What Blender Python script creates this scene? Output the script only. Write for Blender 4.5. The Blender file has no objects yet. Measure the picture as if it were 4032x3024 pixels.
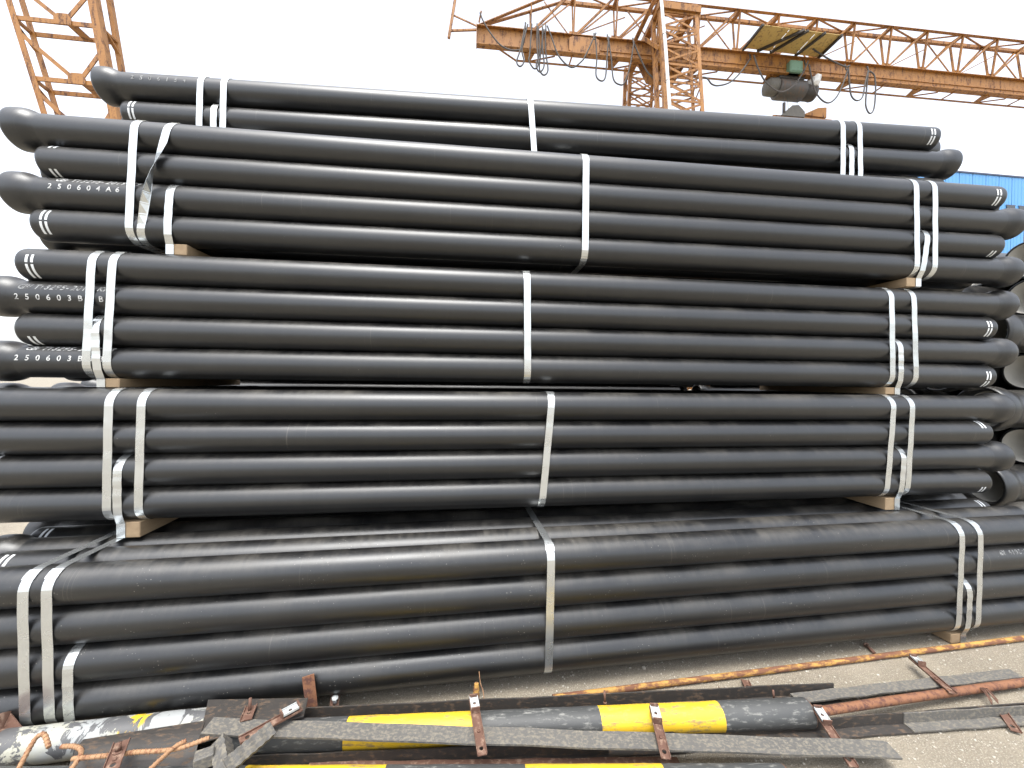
import bpy, bmesh, math, random
from mathutils import Vector, Matrix, Euler
random.seed(7)
R = math.radians
scene = bpy.context.scene
COL = scene.collection

# ------------------------------------------------------------------ camera
cd = bpy.data.cameras.new('camera'); cam = bpy.data.objects.new('camera', cd); COL.objects.link(cam)
cd.sensor_fit = 'HORIZONTAL'; cd.sensor_width = 36.0; cd.lens = 13.92
cd.clip_start = 0.02; cd.clip_end = 2000
cx = Vector((0.99272, -0.11980, 0.01226)); cu = Vector((-0.01110, 0.01037, 0.99988)); cf = Vector((0.11991, 0.99274, -0.00897))
cam.matrix_world = Matrix(((cx.x, cu.x, -cf.x, 0), (cx.y, cu.y, -cf.y, 0), (cx.z, cu.z, -cf.z, 1.575), (0, 0, 0, 1)))
scene.camera = cam
# ------------------------------------------------------------------ sky, sun, exposure
SUN_EL, SUN_AZ = R(73), R(202)          # hazy sun, very high, behind the camera's left shoulder
w = bpy.data.worlds.new('World'); scene.world = w; w.use_nodes = True
nt = w.node_tree; bg = nt.nodes['Background']
sky = nt.nodes.new('ShaderNodeTexSky'); sky.sky_type = 'NISHITA'; sky.sun_disc = False
sky.sun_elevation = SUN_EL; sky.sun_rotation = SUN_AZ; sky.air_density = 1.0; sky.dust_density = 3.5; sky.ozone_density = 1.0
hs = nt.nodes.new('ShaderNodeHueSaturation'); hs.inputs['Saturation'].default_value = 0.34
nt.links.new(sky.outputs[0], hs.inputs['Color']); nt.links.new(hs.outputs[0], bg.inputs['Color'])
bg.inputs['Strength'].default_value = 0.15
sl = bpy.data.lights.new('sun', 'SUN'); so = bpy.data.objects.new('sun', sl); COL.objects.link(so)
sl.energy = 0.75; sl.angle = R(28); sl.color = (1.0, 0.96, 0.88)
sd = Vector((math.sin(SUN_AZ) * math.cos(SUN_EL), math.cos(SUN_AZ) * math.cos(SUN_EL), math.sin(SUN_EL)))
so.rotation_euler = sd.to_track_quat('Z', 'Y').to_euler()
scene.view_settings.view_transform = 'Standard'; scene.view_settings.look = 'None'
scene.view_settings.gamma = 1.0; scene.view_settings.use_curve_mapping = False
scene.view_settings.exposure = 1.68
scene.cycles.max_bounces = 6; scene.cycles.glossy_bounces = 4; scene.cycles.diffuse_bounces = 3

# ------------------------------------------------------------------ materials
class NT:
    def __init__(s, name):
        s.m = bpy.data.materials.new(name); s.m.use_nodes = True
        s.t = s.m.node_tree; s.b = s.t.nodes['Principled BSDF']; s.tc = s.t.nodes.new('ShaderNodeTexCoord')
    def n(s, k): return s.t.nodes.new(k)
    def l(s, a, b): s.t.links.new(a, b)
    def co(s, scale=(1, 1, 1), src='Object', rnd=True):
        m = s.n('ShaderNodeMapping'); m.inputs['Scale'].default_value = scale
        s.l(s.tc.outputs[src], m.inputs['Vector'])
        if rnd:
            oi = s.n('ShaderNodeObjectInfo'); mu = s.n('ShaderNodeMath'); mu.operation = 'MULTIPLY'; mu.inputs[1].default_value = 37.0
            s.l(oi.outputs['Random'], mu.inputs[0]); s.l(mu.outputs[0], m.inputs['Location'])
        return m.outputs[0]
    def noise(s, co, scale, detail=4, rough=.55, dist=0):
        n = s.n('ShaderNodeTexNoise'); n.inputs['Scale'].default_value = scale; n.inputs['Detail'].default_value = detail
        n.inputs['Roughness'].default_value = rough; n.inputs['Distortion'].default_value = dist
        s.l(co, n.inputs['Vector']); return n.outputs['Fac']
    def vor(s, co, scale, feat='F1'):
        n = s.n('ShaderNodeTexVoronoi'); n.feature = feat; n.inputs['Scale'].default_value = scale
        s.l(co, n.inputs['Vector']); return n.outputs['Distance']
    def ramp(s, f, a, b, va=0.0, vb=1.0):
        n = s.n('ShaderNodeMapRange'); n.inputs['From Min'].default_value = a; n.inputs['From Max'].default_value = b
        n.inputs['To Min'].default_value = va; n.inputs['To Max'].default_value = vb; n.interpolation_type = 'SMOOTHSTEP'
        s.l(f, n.inputs['Value']); return n.outputs['Result']
    def math(s, op, a, b):
        n = s.n('ShaderNodeMath'); n.operation = op
        for i, v in enumerate((a, b)):
            if isinstance(v, (int, float)): n.inputs[i].default_value = v
            else: s.l(v, n.inputs[i])
        return n.outputs[0]
    def mix(s, f, a, b):
        n = s.n('ShaderNodeMix'); n.data_type = 'RGBA'
        if isinstance(f, (int, float)): n.inputs['Factor'].default_value = f
        else: s.l(f, n.inputs['Factor'])
        for k, v in (('A', a), ('B', b)):
            i = [q for q in n.inputs if q.name == k and q.type == 'RGBA'][0]
            if isinstance(v, tuple): i.default_value = (*v, 1)
            else: s.l(v, i)
        return [q for q in n.outputs if q.type == 'RGBA'][0]
    def up(s):
        g = s.n('ShaderNodeNewGeometry'); x = s.n('ShaderNodeSeparateXYZ'); s.l(g.outputs['Normal'], x.inputs[0]); return x.outputs['Z']
    def bump(s, h, strength=.3, dist=.002, prev=None):
        n = s.n('ShaderNodeBump'); n.inputs['Strength'].default_value = strength; n.inputs['Distance'].default_value = dist
        s.l(h, n.inputs['Height'])
        if prev: s.l(prev, n.inputs['Normal'])
        s.l(n.outputs[0], s.b.inputs['Normal']); return n.outputs[0]
    def set(s, col=None, rough=None, metal=None, spec=None, ior=None):
        for k, v in (('Base Color', col), ('Roughness', rough), ('Metallic', metal), ('Specular IOR Level', spec), ('IOR', ior)):
            if v is None: continue
            if isinstance(v, tuple): s.b.inputs[k].default_value = (*v, 1)
            elif isinstance(v, (int, float)): s.b.inputs[k].default_value = v
            else: s.l(v, s.b.inputs[k])
        return s.m
M = {}
def iron(name, splash):
    t = NT(name); c = t.co()
    base = t.mix(t.noise(t.co((.5, 1, 1)), 3, 4), (.0040, .0042, .0047), (.0085, .0082, .0080))
    rings = t.noise(t.co((34, 5, 5)), 1.0, 6, .75)
    blot = t.noise(t.co((1.3, 2, 2)), 2.2, 5, .6)
    u = t.up()
    dustm = t.math('MULTIPLY', t.ramp(u, .25, 1.0, .10, 1.0), t.ramp(t.math('ADD', t.math('MULTIPLY', rings, .42), t.math('MULTIPLY', blot, .72)), .46, .78))
    col = t.mix(t.math('MULTIPLY', dustm, .58), base, (.105, .096, .080))
    # scuffs round the barrel
    sc = t.noise(t.co((130, 1.2, 1.2)), 1.0, 2, .5)
    scm = t.math('MULTIPLY', t.ramp(sc, .66, .72), t.ramp(t.noise(t.co((.9, .9, .9)), 2.6, 2), .52, .64))
    col = t.mix(t.math('MULTIPLY', scm, .3), col, (.16, .145, .12))
    # pin-head lime and grit spots
    sp = t.ramp(t.vor(c, 60), .135, .06)
    spm = t.math('MULTIPLY', sp, t.ramp(t.noise(t.co((1, 2.5, 2.5)), 4.0, 3, .6), *splash))
    col = t.mix(spm, col, (.30, .285, .255))
    grit = t.noise(c, 260, 2, .6)
    oi = t.n('ShaderNodeObjectInfo')
    rough = t.math('ADD', t.math('ADD', t.math('ADD', t.math("MULTIPLY", grit, .16), .255), t.math('MULTIPLY', oi.outputs['Random'], .07)), t.math('MULTIPLY', dustm, .14))
    rip = t.noise(t.co((95, 22, 22)), 1.0, 4, .65)
    h = t.math('ADD', t.math('MULTIPLY', grit, .5), t.math('MULTIPLY', rip, .5))
    b1 = t.bump(t.noise(t.co((1.2, 5, 5)), 1.4, 2), .12, .006)
    t.bump(h, .28, .0016, b1)
    t.b.inputs['Specular Tint'].default_value = (.94, .97, 1.0, 1)
    return t.set(col, rough, 0.0, .8, 1.5)
M['iron'] = iron('bitumen_coated_iron', (.62, .72))
M['iron_dirty'] = iron('bitumen_coated_iron_splashed', (.48, .62))
t = NT('cement_lining'); c = t.co(); M['cement'] = t.set(t.mix(t.noise(c, 9, 5), (.43, .415, .37), (.56, .545, .50)), .8)
t = NT('white_marking'); c = t.co(); a = t.ramp(t.noise(c, 70, 4, .7), .30, .42)
M['mark'] = t.set(t.mix(a, (.38, .39, .39), (.74, .77, .78)), .55)
t = NT('worn_stencil'); c = t.co(); a = t.ramp(t.noise(c, 60, 4, .7), .30, .55)
M['stencil'] = t.set(t.mix(a, (.17, .17, .17), (.55, .56, .55)), .6)
t = NT('faint_stencil'); c = t.co(); a = t.ramp(t.noise(c, 45, 4, .7), .36, .62)
M['stencil_faint'] = t.set(t.mix(a, (.06, .06, .06), (.34, .35, .35)), .6)
t = NT('galvanised_strap'); c = t.co(); n1 = t.noise(c, 7, 3, .5)
t.bump(t.noise(t.co((1, 1, 1)), 11, 1), .5, .005)
M['strap'] = t.set(t.mix(n1, (.58, .61, .615), (.68, .70, .695)), t.math('ADD', t.math('MULTIPLY', n1, .12), .215), .86)
t = NT('batten_timber'); c = t.co((26, 3, 26)); n1 = t.noise(c, 1.0, 5, .6, .6)
t.bump(n1, .5, .003); M['wood'] = t.set(t.mix(n1, (.21, .14, .078), (.40, .295, .18)), .75)
def painted(name, colA, colB, rust, amt, rough=.5, streak=(3, 3, .7)):
    t = NT(name); c = t.co(); n1 = t.noise(c, 2.2, 5, .6)
    col = t.mix(n1, colA, colB)
    n2 = t.noise(t.co(streak), 5.0, 6, .65)
    n3 = t.noise(c, 38, 4, .7)
    f = t.ramp(t.math('ADD', t.math('MULTIPLY', n2, .7), t.math('MULTIPLY', n3, .3)), .66 - amt, .80 - amt)
    col = t.mix(f, col, rust)
    t.bump(t.math('ADD', n3, f), .3, .002)
    return t.set(col, t.math('ADD', t.math('MULTIPLY', f, .3), rough))
M['crane'] = painted('crane_orange_paint', (.285, .118, .024), (.385, .178, .040), (.095, .042, .025), .18)
M['crane_yellow'] = painted('crane_yellow_plate', (.52, .37, .12), (.60, .44, .17), (.15, .08, .05), .15, .5, (3, 3, 3))
M['pole_yellow'] = painted('yellow_band_paint', (.66, .42, .022), (.74, .49, .035), (.30, .215, .085), .17, .5, (2, 9, 9))
M['pole_black'] = painted('worn_black_band_paint', (.040, .042, .042), (.085, .088, .087), (.21, .21, .195), .15, .55, (3, 12, 12))
M['steel_dirty'] = painted('weathered_angle_steel', (.075, .073, .069), (.125, .12, .11), (.185, .168, .135), .20, .62, (13, 20, 20))
M['steel_dark'] = painted('dark_scaled_steel', (.026, .023, .021), (.05, .045, .04), (.11, .075, .05), .16, .6, (6, 14, 14))
M['rust'] = painted('red_brown_rust', (.085, .042, .029), (.16, .082, .055), (.25, .165, .12), .17, .8, (8, 8, 8))
M['rust_orange'] = painted('orange_rust', (.17, .072, .036), (.26, .12, .058), (.10, .045, .034), .2, .75, (6, 6, 6))
M['rod_yellow'] = painted('flaking_yellow_rod_paint', (.40, .215, .045), (.47, .275, .07), (.16, .072, .042), .25, .7, (2.2, 9, 9))
M['rebar'] = painted('rusty_reinforcing_bar', (.28, .145, .07), (.40, .25, .14), (.17, .07, .04), .18, .8, (9, 9, 9))
M['zinc'] = painted('zinc_clip', (.40, .42, .42), (.52, .54, .53), (.30, .24, .18), .05, .42, (8, 8, 8))
M['grey_cable'] = painted('dusty_rubber_cable', (.06, .055, .05), (.10, .09, .085), (.14, .12, .10), .1, .7)
M['hoist'] = painted('hoist_grimy_casing', (.055, .05, .045), (.10, .09, .08), (.15, .09, .06), .15, .5)
M['green'] = painted('green_box_paint', (.13, .24, .17), (.19, .31, .22), (.10, .08, .06), .1, .6)
M['white_pipe'] = painted('white_downpipe', (.72, .73, .72), (.80, .80, .79), (.4, .36, .3), .04, .4)
M['blue'] = painted('blue_cladding', (.10, .30, .60), (.12, .335, .64), (.16, .34, .58), .07, .45, (1, 1, .15))
M['blue_dark'] = painted('dark_roof_trim', (.05, .06, .10), (.07, .08, .13), (.12, .08, .07), .05, .6)
M['pane'] = painted('dark_window_pane', (.03, .035, .04), (.05, .055, .06), (.08, .08, .08), .05, .2)
t = NT('peeling_grey_paint'); c = t.co((1.2, 1, 1)); n1 = t.noise(c, 9, 6, .68, .8); n2 = t.noise(c, 30, 4, .6)
a = t.ramp(n1, .465, .50); pa = t.mix(t.ramp(t.noise(c, 5, 3), .4, .62), (.32, .335, .335), (.37, .365, .30))
pa = t.mix(t.ramp(t.noise(t.co((5, 2, 2)), 1.1, 3), .60, .63), pa, (.74, .48, .03))
t.bump(t.math('ADD', a, t.math('MULTIPLY', n2, .3)), .6, .002); M['peel'] = t.set(t.mix(a, (.095, .097, .10), pa), .5)
t = NT('yard_concrete'); c = t.co(rnd=False); n1 = t.noise(c, 1.3, 6, .6); n2 = t.noise(c, 38, 5, .7); n3 = t.noise(c, 170, 3, .6); v1 = t.vor(c, 75)
col = t.mix(t.ramp(n1, .3, .7), (.205, .176, .132), (.290, .254, .192)); col = t.mix(t.ramp(n2, .35, .7), t.mix(.35, col, (.15, .133, .105)), col)
col = t.mix(t.ramp(n3, .52, .72), col, (.44, .41, .345)); col = t.mix(t.math('MULTIPLY', t.ramp(v1, .30, .12), t.ramp(n2, .52, .62)), col, (.36, .34, .30))
col = t.mix(t.math('MULTIPLY', t.ramp(n3, .42, .28), .5), col, (.12, .105, .085))
t.bump(t.math('ADD', t.math('ADD', t.math('MULTIPLY', n2, .7), t.math('MULTIPLY', n3, .5)), t.math('MULTIPLY', t.ramp(v1, .3, .05), .5)), .8, .008)
M['ground'] = t.set(col, .92)
t = NT('pebble'); c = t.co(); M['pebble'] = t.set(t.mix(t.noise(c, 12, 2), (.24, .215, .17), (.58, .55, .48)), .85)
t = NT('leaf'); oi = t.noise(t.co(), 3, 2); M['leaf'] = t.set(t.mix(oi, (.05, .10, .02), (.12, .20, .045)), .6)
t = NT('bark'); M['bark'] = t.set(t.mix(t.noise(t.co((6, 6, 1)), 4), (.07, .05, .035), (.14, .11, .08)), .9)
t = NT('cream_rope'); M['rope'] = t.set(t.mix(t.noise(t.co(), 60), (.55, .52, .38), (.72, .70, .55)), .8)

# ------------------------------------------------------------------ mesh helpers
class MB:
    def __init__(s): s.v = []; s.f = []; s.smooth = set()
    def add(s, vs, fs, smooth=False):
        o = len(s.v); s.v += [tuple(v) for v in vs]
        for f in fs:
            if smooth: s.smooth.add(len(s.f))
            s.f.append(tuple(i + o for i in f))
        return s
    def box(s, lo, hi):
        x0, y0, z0 = lo; x1, y1, z1 = hi
        return s.add([(x0, y0, z0), (x1, y0, z0), (x1, y1, z0), (x0, y1, z0), (x0, y0, z1), (x1, y0, z1), (x1, y1, z1), (x0, y1, z1)],
                     [(0, 3, 2, 1), (4, 5, 6, 7), (0, 1, 5, 4), (1, 2, 6, 5), (2, 3, 7, 6), (3, 0, 4, 7)])
    def bar(s, p, q, a, b, up=(0, 0, 1)):
        p = Vector(p); q = Vector(q); d = (q - p).normalized(); u = Vector(up)
        if abs(d.dot(u)) > .97: u = Vector((0, 1, 0))
        r = d.cross(u).normalized(); u = r.cross(d).normalized()
        vs = [e + r * (sx * a / 2) + u * (sy * b / 2) for e in (p, q) for sx, sy in ((-1, -1), (1, -1), (1, 1), (-1, 1))]
        return s.add(vs, [(3, 2, 1, 0), (4, 5, 6, 7), (0, 1, 5, 4), (1, 2, 6, 5), (2, 3, 7, 6), (3, 0, 4, 7)])
    def angle(s, p, q, leg, th, up=(0, 0, 1), flip=1):
        "L section bar: one leg across, one leg along up"
        p = Vector(p); q = Vector(q); d = (q - p).normalized(); u = Vector(up)
        if abs(d.dot(u)) > .97: u = Vector((0, 1, 0))
        r = d.cross(u).normalized() * flip; u = r.cross(d).normalized() * flip
        pr = [(0, 0), (leg, 0), (leg, th), (th, th), (th, leg), (0, leg)]
        vs = [e + r * (x - leg * .3) + u * (y - leg * .3) for e in (p, q) for x, y in pr]
        fs = [(0, 1, 2, 3), (0, 3, 4, 5), (9, 8, 7, 6), (11, 10, 9, 6)] + [(i, i + 6, (i + 1) % 6 + 6, (i + 1) % 6) for i in range(6)]
        return s.add(vs, fs)
    def tube(s, pts, r, n=10, cap=True, closed=False):
        pts = [Vector(p) for p in pts]; rs = r if isinstance(r, (list, tuple)) else [r] * len(pts)
        prev = None; rings = []
        for i, p in enumerate(pts):
            if closed: d = pts[(i + 1) % len(pts)] - pts[i - 1]
            else: d = pts[min(i + 1, len(pts) - 1)] - pts[max(i - 1, 0)]
            d.normalize()
            if prev is None:
                prev = d.orthogonal().normalized()
            a = (prev - d * prev.dot(d)).normalized(); prev = a; b = d.cross(a)
            rings.append([p + (a * math.cos(k * 2 * math.pi / n) + b * math.sin(k * 2 * math.pi / n)) * rs[i] for k in range(n)])
        vs = [q for g in rings for q in g]; m = len(rings); fs = []
        for i in range(m if closed else m - 1):
            for k in range(n):
                j = (i + 1) % m; fs.append((i * n + k, i * n + (k + 1) % n, j * n + (k + 1) % n, j * n + k))
        s.add(vs, fs, True)
        if cap and not closed:
            o = len(s.v); s.add(rings[0], [tuple(range(n))[::-1]]); s.add(rings[-1], [tuple(range(n))])
        return s
    def lathe(s, prof, n=40, axis_x=True):
        "revolve (x, r) list about the X axis"
        vs = []; fs = []
        for x, r in prof:
            for k in range(n):
                a = 2 * math.pi * k / n; vs.append((x, r * math.sin(a), r * math.cos(a)))
        for i in range(len(prof) - 1):
            for k in range(n): fs.append((i * n + k, i * n + (k + 1) % n, (i + 1) * n + (k + 1) % n, (i + 1) * n + k))
        return s.add(vs, fs, True)
    def quadplate(s, pts, th):
        a, b, c, d = [Vector(p) for p in pts]; nrm = (b - a).cross(d - a).normalized()
        if nrm.z < 0: nrm = -nrm
        lo = [p - nrm * th for p in (a, b, c, d)]
        return s.add([a, b, c, d] + lo, [(0, 1, 2, 3), (7, 6, 5, 4), (0, 4, 5, 1), (1, 5, 6, 2), (2, 6, 7, 3), (3, 7, 4, 0)])
    def mesh(s, name, bevel=0):
        me = bpy.data.meshes.new(name); me.from_pydata(s.v, [], s.f)
        for i, p in enumerate(me.polygons): p.use_smooth = i in s.smooth
        bm = bmesh.new(); bm.from_mesh(me)
        if not s.smooth: bmesh.ops.remove_doubles(bm, verts=bm.verts, dist=1e-6)
        bmesh.ops.recalc_face_normals(bm, faces=bm.faces)
        if bevel:
            es = [e for e in bm.edges if len(e.link_faces) == 2 and e.calc_face_angle(0) > .6]
            bmesh.ops.bevel(bm, geom=es, offset=bevel, segments=1, affect='EDGES')
        bm.to_mesh(me); bm.free(); me.update(); return me
def obj(name, me, mat=None, parent=None, loc=None, rot=None):
    if isinstance(me, MB): me = me.mesh(name)
    if mat is not None and not me.materials: me.materials.append(M[mat] if isinstance(mat, str) else mat)
    o = bpy.data.objects.new(name, me); COL.objects.link(o)
    if parent: o.parent = parent
    if loc is not None: o.location = loc
    if rot is not None: o.rotation_euler = rot
    return o
def tag(o, label=None, cat=None, group=None, kind=None):
    if label: o['label'] = label
    if cat: o['category'] = cat
    if group: o['group'] = group
    if kind: o['kind'] = kind
    return o
def thing(name, label, cat, loc=(0, 0, 0), rot=(0, 0, 0), group=None):
    o = bpy.data.objects.new(name, None); COL.objects.link(o); o.empty_display_size = .1
    o.location = loc; o.rotation_euler = rot
    return tag(o, label, cat, group)
def smooth_path(pts, k=6):
    P = [Vector(p) for p in pts]; P = [P[0] * 2 - P[1]] + P + [P[-1] * 2 - P[-2]]; out = []
    for i in range(1, len(P) - 2):
        for j in range(k):
            t = j / k; a, b, c, d = P[i - 1:i + 3]
            out.append(.5 * ((2 * b) + (c - a) * t + (2 * a - 5 * b + 4 * c - d) * t * t + (3 * b - a - 3 * c + d) * t ** 3))
    return out + [P[-2]]
def frame(p, q, roll=0):
    "matrix with X axis from p to q, Z as upright as possible"
    p = Vector(p); q = Vector(q); x = (q - p).normalized(); y = Vector((0, 0, 1)).cross(x).normalized(); z = x.cross(y)
    m = Matrix(((x.x, y.x, z.x, p.x), (x.y, y.y, z.y, p.y), (x.z, y.z, z.z, p.z), (0, 0, 0, 1)))
    return m @ Matrix.Rotation(roll, 4, 'X')

# ------------------------------------------------------------------ ground
g = MB(); S = 600
xs = [-S, -40, -6, -2, 0, 2, 4, 6, 40, S]; ys = [-S, -40, -4, 0, 1, 1.5, 2, 3, 8, 40, S]
vs = [(x, y, 0) for y in ys for x in xs]; nx = len(xs)
g.add(vs, [(j * nx + i, j * nx + i + 1, (j + 1) * nx + i + 1, (j + 1) * nx + i) for j in range(len(ys) - 1) for i in range(nx - 1)])
tag(obj('yard_ground', g, 'ground'), kind='structure')

# ------------------------------------------------------------------ pipes
PR, D = .085, .17
PL = 6.12
def pipe_profile(L, r, socket=True):
    k = r / .085
    bell = .022 * (1 + .25 * (k - 1)); s = .5 + .5 * k
    return bell, s
def pipe_meshes(L, r, tag_, n=40):
    "returns barrel, socket, lining for a pipe with socket at +X end (R) and at 0 end (L)"
    s = .45 + .55 * r / .085; bl = .022 * s; th = .008 * s; ce = .006 * s
    out = {}
    q_ = s; s = s * .68
    x0 = L - .215 * s
    barrel = [(.004, r - th - ce + .001), (.0, r - th * .6), (.002, r - .004 * s), (.012, r)] + [(.02 + (x0 - .02) * i / 8, r) for i in range(0, 9)]
    sock = [(x0, r), (L - .19 * s, r + bl * .06), (L - .165 * s, r + bl * .3), (L - .14 * s, r + bl * .66), (L - .115 * s, r + bl * .9), (L - .09 * s, r + bl), (L - .03 * s, r + bl), (L - .012 * s, r + bl * .92),
            (L - .002 * s, r + bl * .66), (L, r + bl * .45), (L - .003, r + bl * .2), (L - .012 * s, r + bl * .12), (L - .05 * s, r + bl * .16), (L - .085 * s, r + bl * .05), (L - .1 * s, r - th)]
    lin = [(L - .1 * s, r - th + .0005), (L - .101 * s, r - th - ce), (L * .5, r - th - ce), (.006, r - th - ce), (.004, r - th + .001)]
    s = q_
    for side in 'RL':
        f = (lambda p: p) if side == 'R' else (lambda p: [(L - x, q) for x, q in p])
        out[side] = (MB().lathe(f(barrel), n).mesh('barrel_' + tag_), MB().lathe(f(sock), n).mesh('socket_' + tag_), MB().lathe(f(lin), n).mesh('lining_' + tag_))
    return out
PM = {k: pipe_meshes(PL, PR, k) for k in ('iron', 'iron_dirty')}
for k in PM:
    for sd_ in 'RL':
        a, b, c = PM[k][sd_]; a.materials.append(M[k]); b.materials.append(M[k]); c.materials.append(M['cement'])
def arcs(spans, xs_, wd, r, n=10):
    m = MB()
    for x in xs_:
        for a0, a1 in spans:
            vs = []; fs = []
            for i in range(n + 1):
                a = R(a0 + (a1 - a0) * i / n)
                for xx in (x - wd / 2, x + wd / 2): vs.append((xx, -math.cos(a) * (r + .0009), math.sin(a) * (r + .0009)))
            for i in range(n): fs.append((2 * i, 2 * i + 1, 2 * i + 3, 2 * i + 2))
            m.add(vs, fs, True)
    return m
def make_pipe(x_left, side, loc_fn, ty, label, group, mk='iron', marks=None):
    p = loc_fn(x_left)
    o = thing('iron_pipe', label, 'pipe', p, (0, 0, ty), group)
    a, b, c = PM[mk][side]
    obj('barrel', a, None, o); obj('socket', b, None, o); obj('cement_lining', c, None, o)
    if marks:
        e = .07 if side == 'R' else PL - .07
        for sp in marks:
            for xx in (e - .0125, e + .0125): obj('insertion_mark', arcs([sp], (xx,), .0125, PR), 'mark', o)
    return o
def stencil(parent, text, x, phi, size, mat, pitch, shear=0, upside=False, r=PR, sx=1.0, bold=.0):
    "lettering wrapped round the pipe; x is the local start, phi the angle above horizontal facing the camera"
    for i, ch in enumerate(text):
        if ch == ' ': continue
        cu_ = bpy.data.curves.new('t', 'FONT'); cu_.body = ch; cu_.size = size; cu_.shear = shear; cu_.resolution_u = 3; cu_.offset = bold
        to = bpy.data.objects.new('t', cu_); COL.objects.link(to)
        dg = bpy.context.evaluated_depsgraph_get(); bm = bmesh.new(); bm.from_mesh(to.evaluated_get(dg).to_mesh())
        bpy.data.objects.remove(to); bpy.data.curves.remove(cu_)
        y0 = -size * .3
        while y0 < size:
            bmesh.ops.bisect_plane(bm, geom=bm.verts[:] + bm.edges[:] + bm.faces[:], plane_co=(0, y0, 0), plane_no=(0, 1, 0)); y0 += .005
        for v in bm.verts:
            xx, yy = v.co.x * sx + i * pitch, v.co.y
            if upside: xx, yy = -xx, -yy
            a = phi + yy / r; v.co = (x + xx, -math.cos(a) * (r + .0010), math.sin(a) * (r + .0010))
        me = bpy.data.meshes.new('stencil_character'); bm.to_mesh(me); bm.free()
        obj('stencil_character', me, mat, parent)

CAMZ = 1.575
# front face depth at x=0, bottom height, yaw, columns, side of even cells, extents (socket-left start, socket-right start)
TIERS = {
    1: dict(d=1.931, z=-1.514 + CAMZ, ty=.0346, n=8, rows=4, even='L', xL=-2.295, xR=-2.14, bat=.061, name='bottom bundle', mk='iron_dirty'),
    2: dict(d=2.235, z=-.748 + CAMZ, ty=.0136, n=7, rows=4, even='R', xL=-2.49, xR=-2.36, bat=.084, name='second bundle from the ground', mk='iron'),
    3: dict(d=2.319, z=-.015 + CAMZ, ty=.0037, n=7, rows=4, even='R', xL=-2.39, xR=-2.26, bat=.052, name='middle bundle', mk='iron'),
    4: dict(d=2.354, z=.730 + CAMZ, ty=-.0113, n=7, rows=4, even='L', xL=-2.39, xR=-2.245, bat=.064, name='second bundle from the top', mk='iron'),
    5: dict(d=2.83, k=1.053, z=1.513 + CAMZ, ty=-.042, n=4, rows=3, even='L', xL=-2.41, xR=-2.26, bat=.075, name='topmost bundle', mk='iron')}
ROWW = ['top', 'second', 'third', 'lowest']
# painted insertion marks seen on the front pipes: (tier,row) -> angle spans
MARKS = {(5, 0): [(-8, 24), (-52, -14)], (5, 1): [(8, 44), (-40, 2)], (4, 0): [(-8, 22), (-52, -14)], (4, 1): [(36, 74), (-74, -42)], (4, 2): [(-66, -34)], (4, 3): [(2, 46), (-48, -4)],
         (3, 0): [(-4, 24), (-62, -10)], (3, 1): [(0, 30), (-46, -5)], (3, 2): [(-74, -30)], (3, 3): [(-18, 22), (-58, -24)], (2, 0): [(-22, 14), (-62, -28)], (2, 1): [(26, 72)], (2, 2): [(52, 82), (6, 46)],
         (2, 3): [(-48, -16)], (1, 0): [(20, 60)]}
FR = {}
for T, t in TIERS.items():
    ct, st = math.cos(t['ty']), math.sin(t['ty'])
    for j in range(t['n']):
        for i in range(t['rows']):
            # every bundle is a checkerboard of socket-left and socket-right pipes
            even = (i + j) % 2 == 0
            side = t['even'] if even else ('R' if t['even'] == 'L' else 'L')
            jit = random.uniform(-.012, .012)
            x = (t['xL'] if side == 'L' else t['xR']) + jit
            if T == 1 and j > 2: x -= .13
            if j == 0:
                x = {(5, 0): -2.45, (5, 1): -2.285, (4, 0): -2.412, (4, 1): -2.262, (4, 2): -2.42, (4, 3): -2.285, (3, 0): -2.285, (3, 1): -2.432, (3, 2): -2.285, (3, 3): -2.432,
                     (2, 0): -2.38, (2, 1): -2.525, (2, 2): -2.37, (2, 3): -2.525, (1, 0): -2.33, (1, 1): -2.15}.get((T, i), x)
            kk = t.get('k', 1.0); y = t['d'] + (PR + j * D) * kk; z = t['z'] + ((t['rows'] - 1 - i) * D + PR) * kk - (0, .012, .045)[i] * (T == 5) if i < 3 else t['z'] + PR * kk
            fn = lambda xx, y=y, z=z: (xx * ct - (y - t['d']) * st * 1.0, t['d'] + xx * st + (y - t['d']) * ct, z)
            end = 'plain right end' if side == 'L' else 'flared right end'
            if j == 0:
                lab = f"black iron pipe, {ROWW[i]} front pipe of the {t['name']}, {end}"; grp = 'front pipes of the stacked bundles'
            elif T == 1 and i == 0 and j in (1, 2):
                lab = f"black iron pipe, {'second' if j == 1 else 'third'} from the front along the top of the bottom bundle"; grp = 'top pipes of the bottom bundle'
            else:
                lab = f"black iron pipe packed behind the front pipes of the {t['name']}"; grp = 'pipes inside the ' + t['name']
            mk = MARKS.get((T, i)) if j == 0 else ([(30, 75)] if (T == 1 and i == 0 and j < 4) else None)
            o = make_pipe(x, side, fn, t['ty'], lab, grp, t['mk'], mk); o.scale = (1, kk, kk)
            if j == 0: FR[T, i] = o
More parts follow.
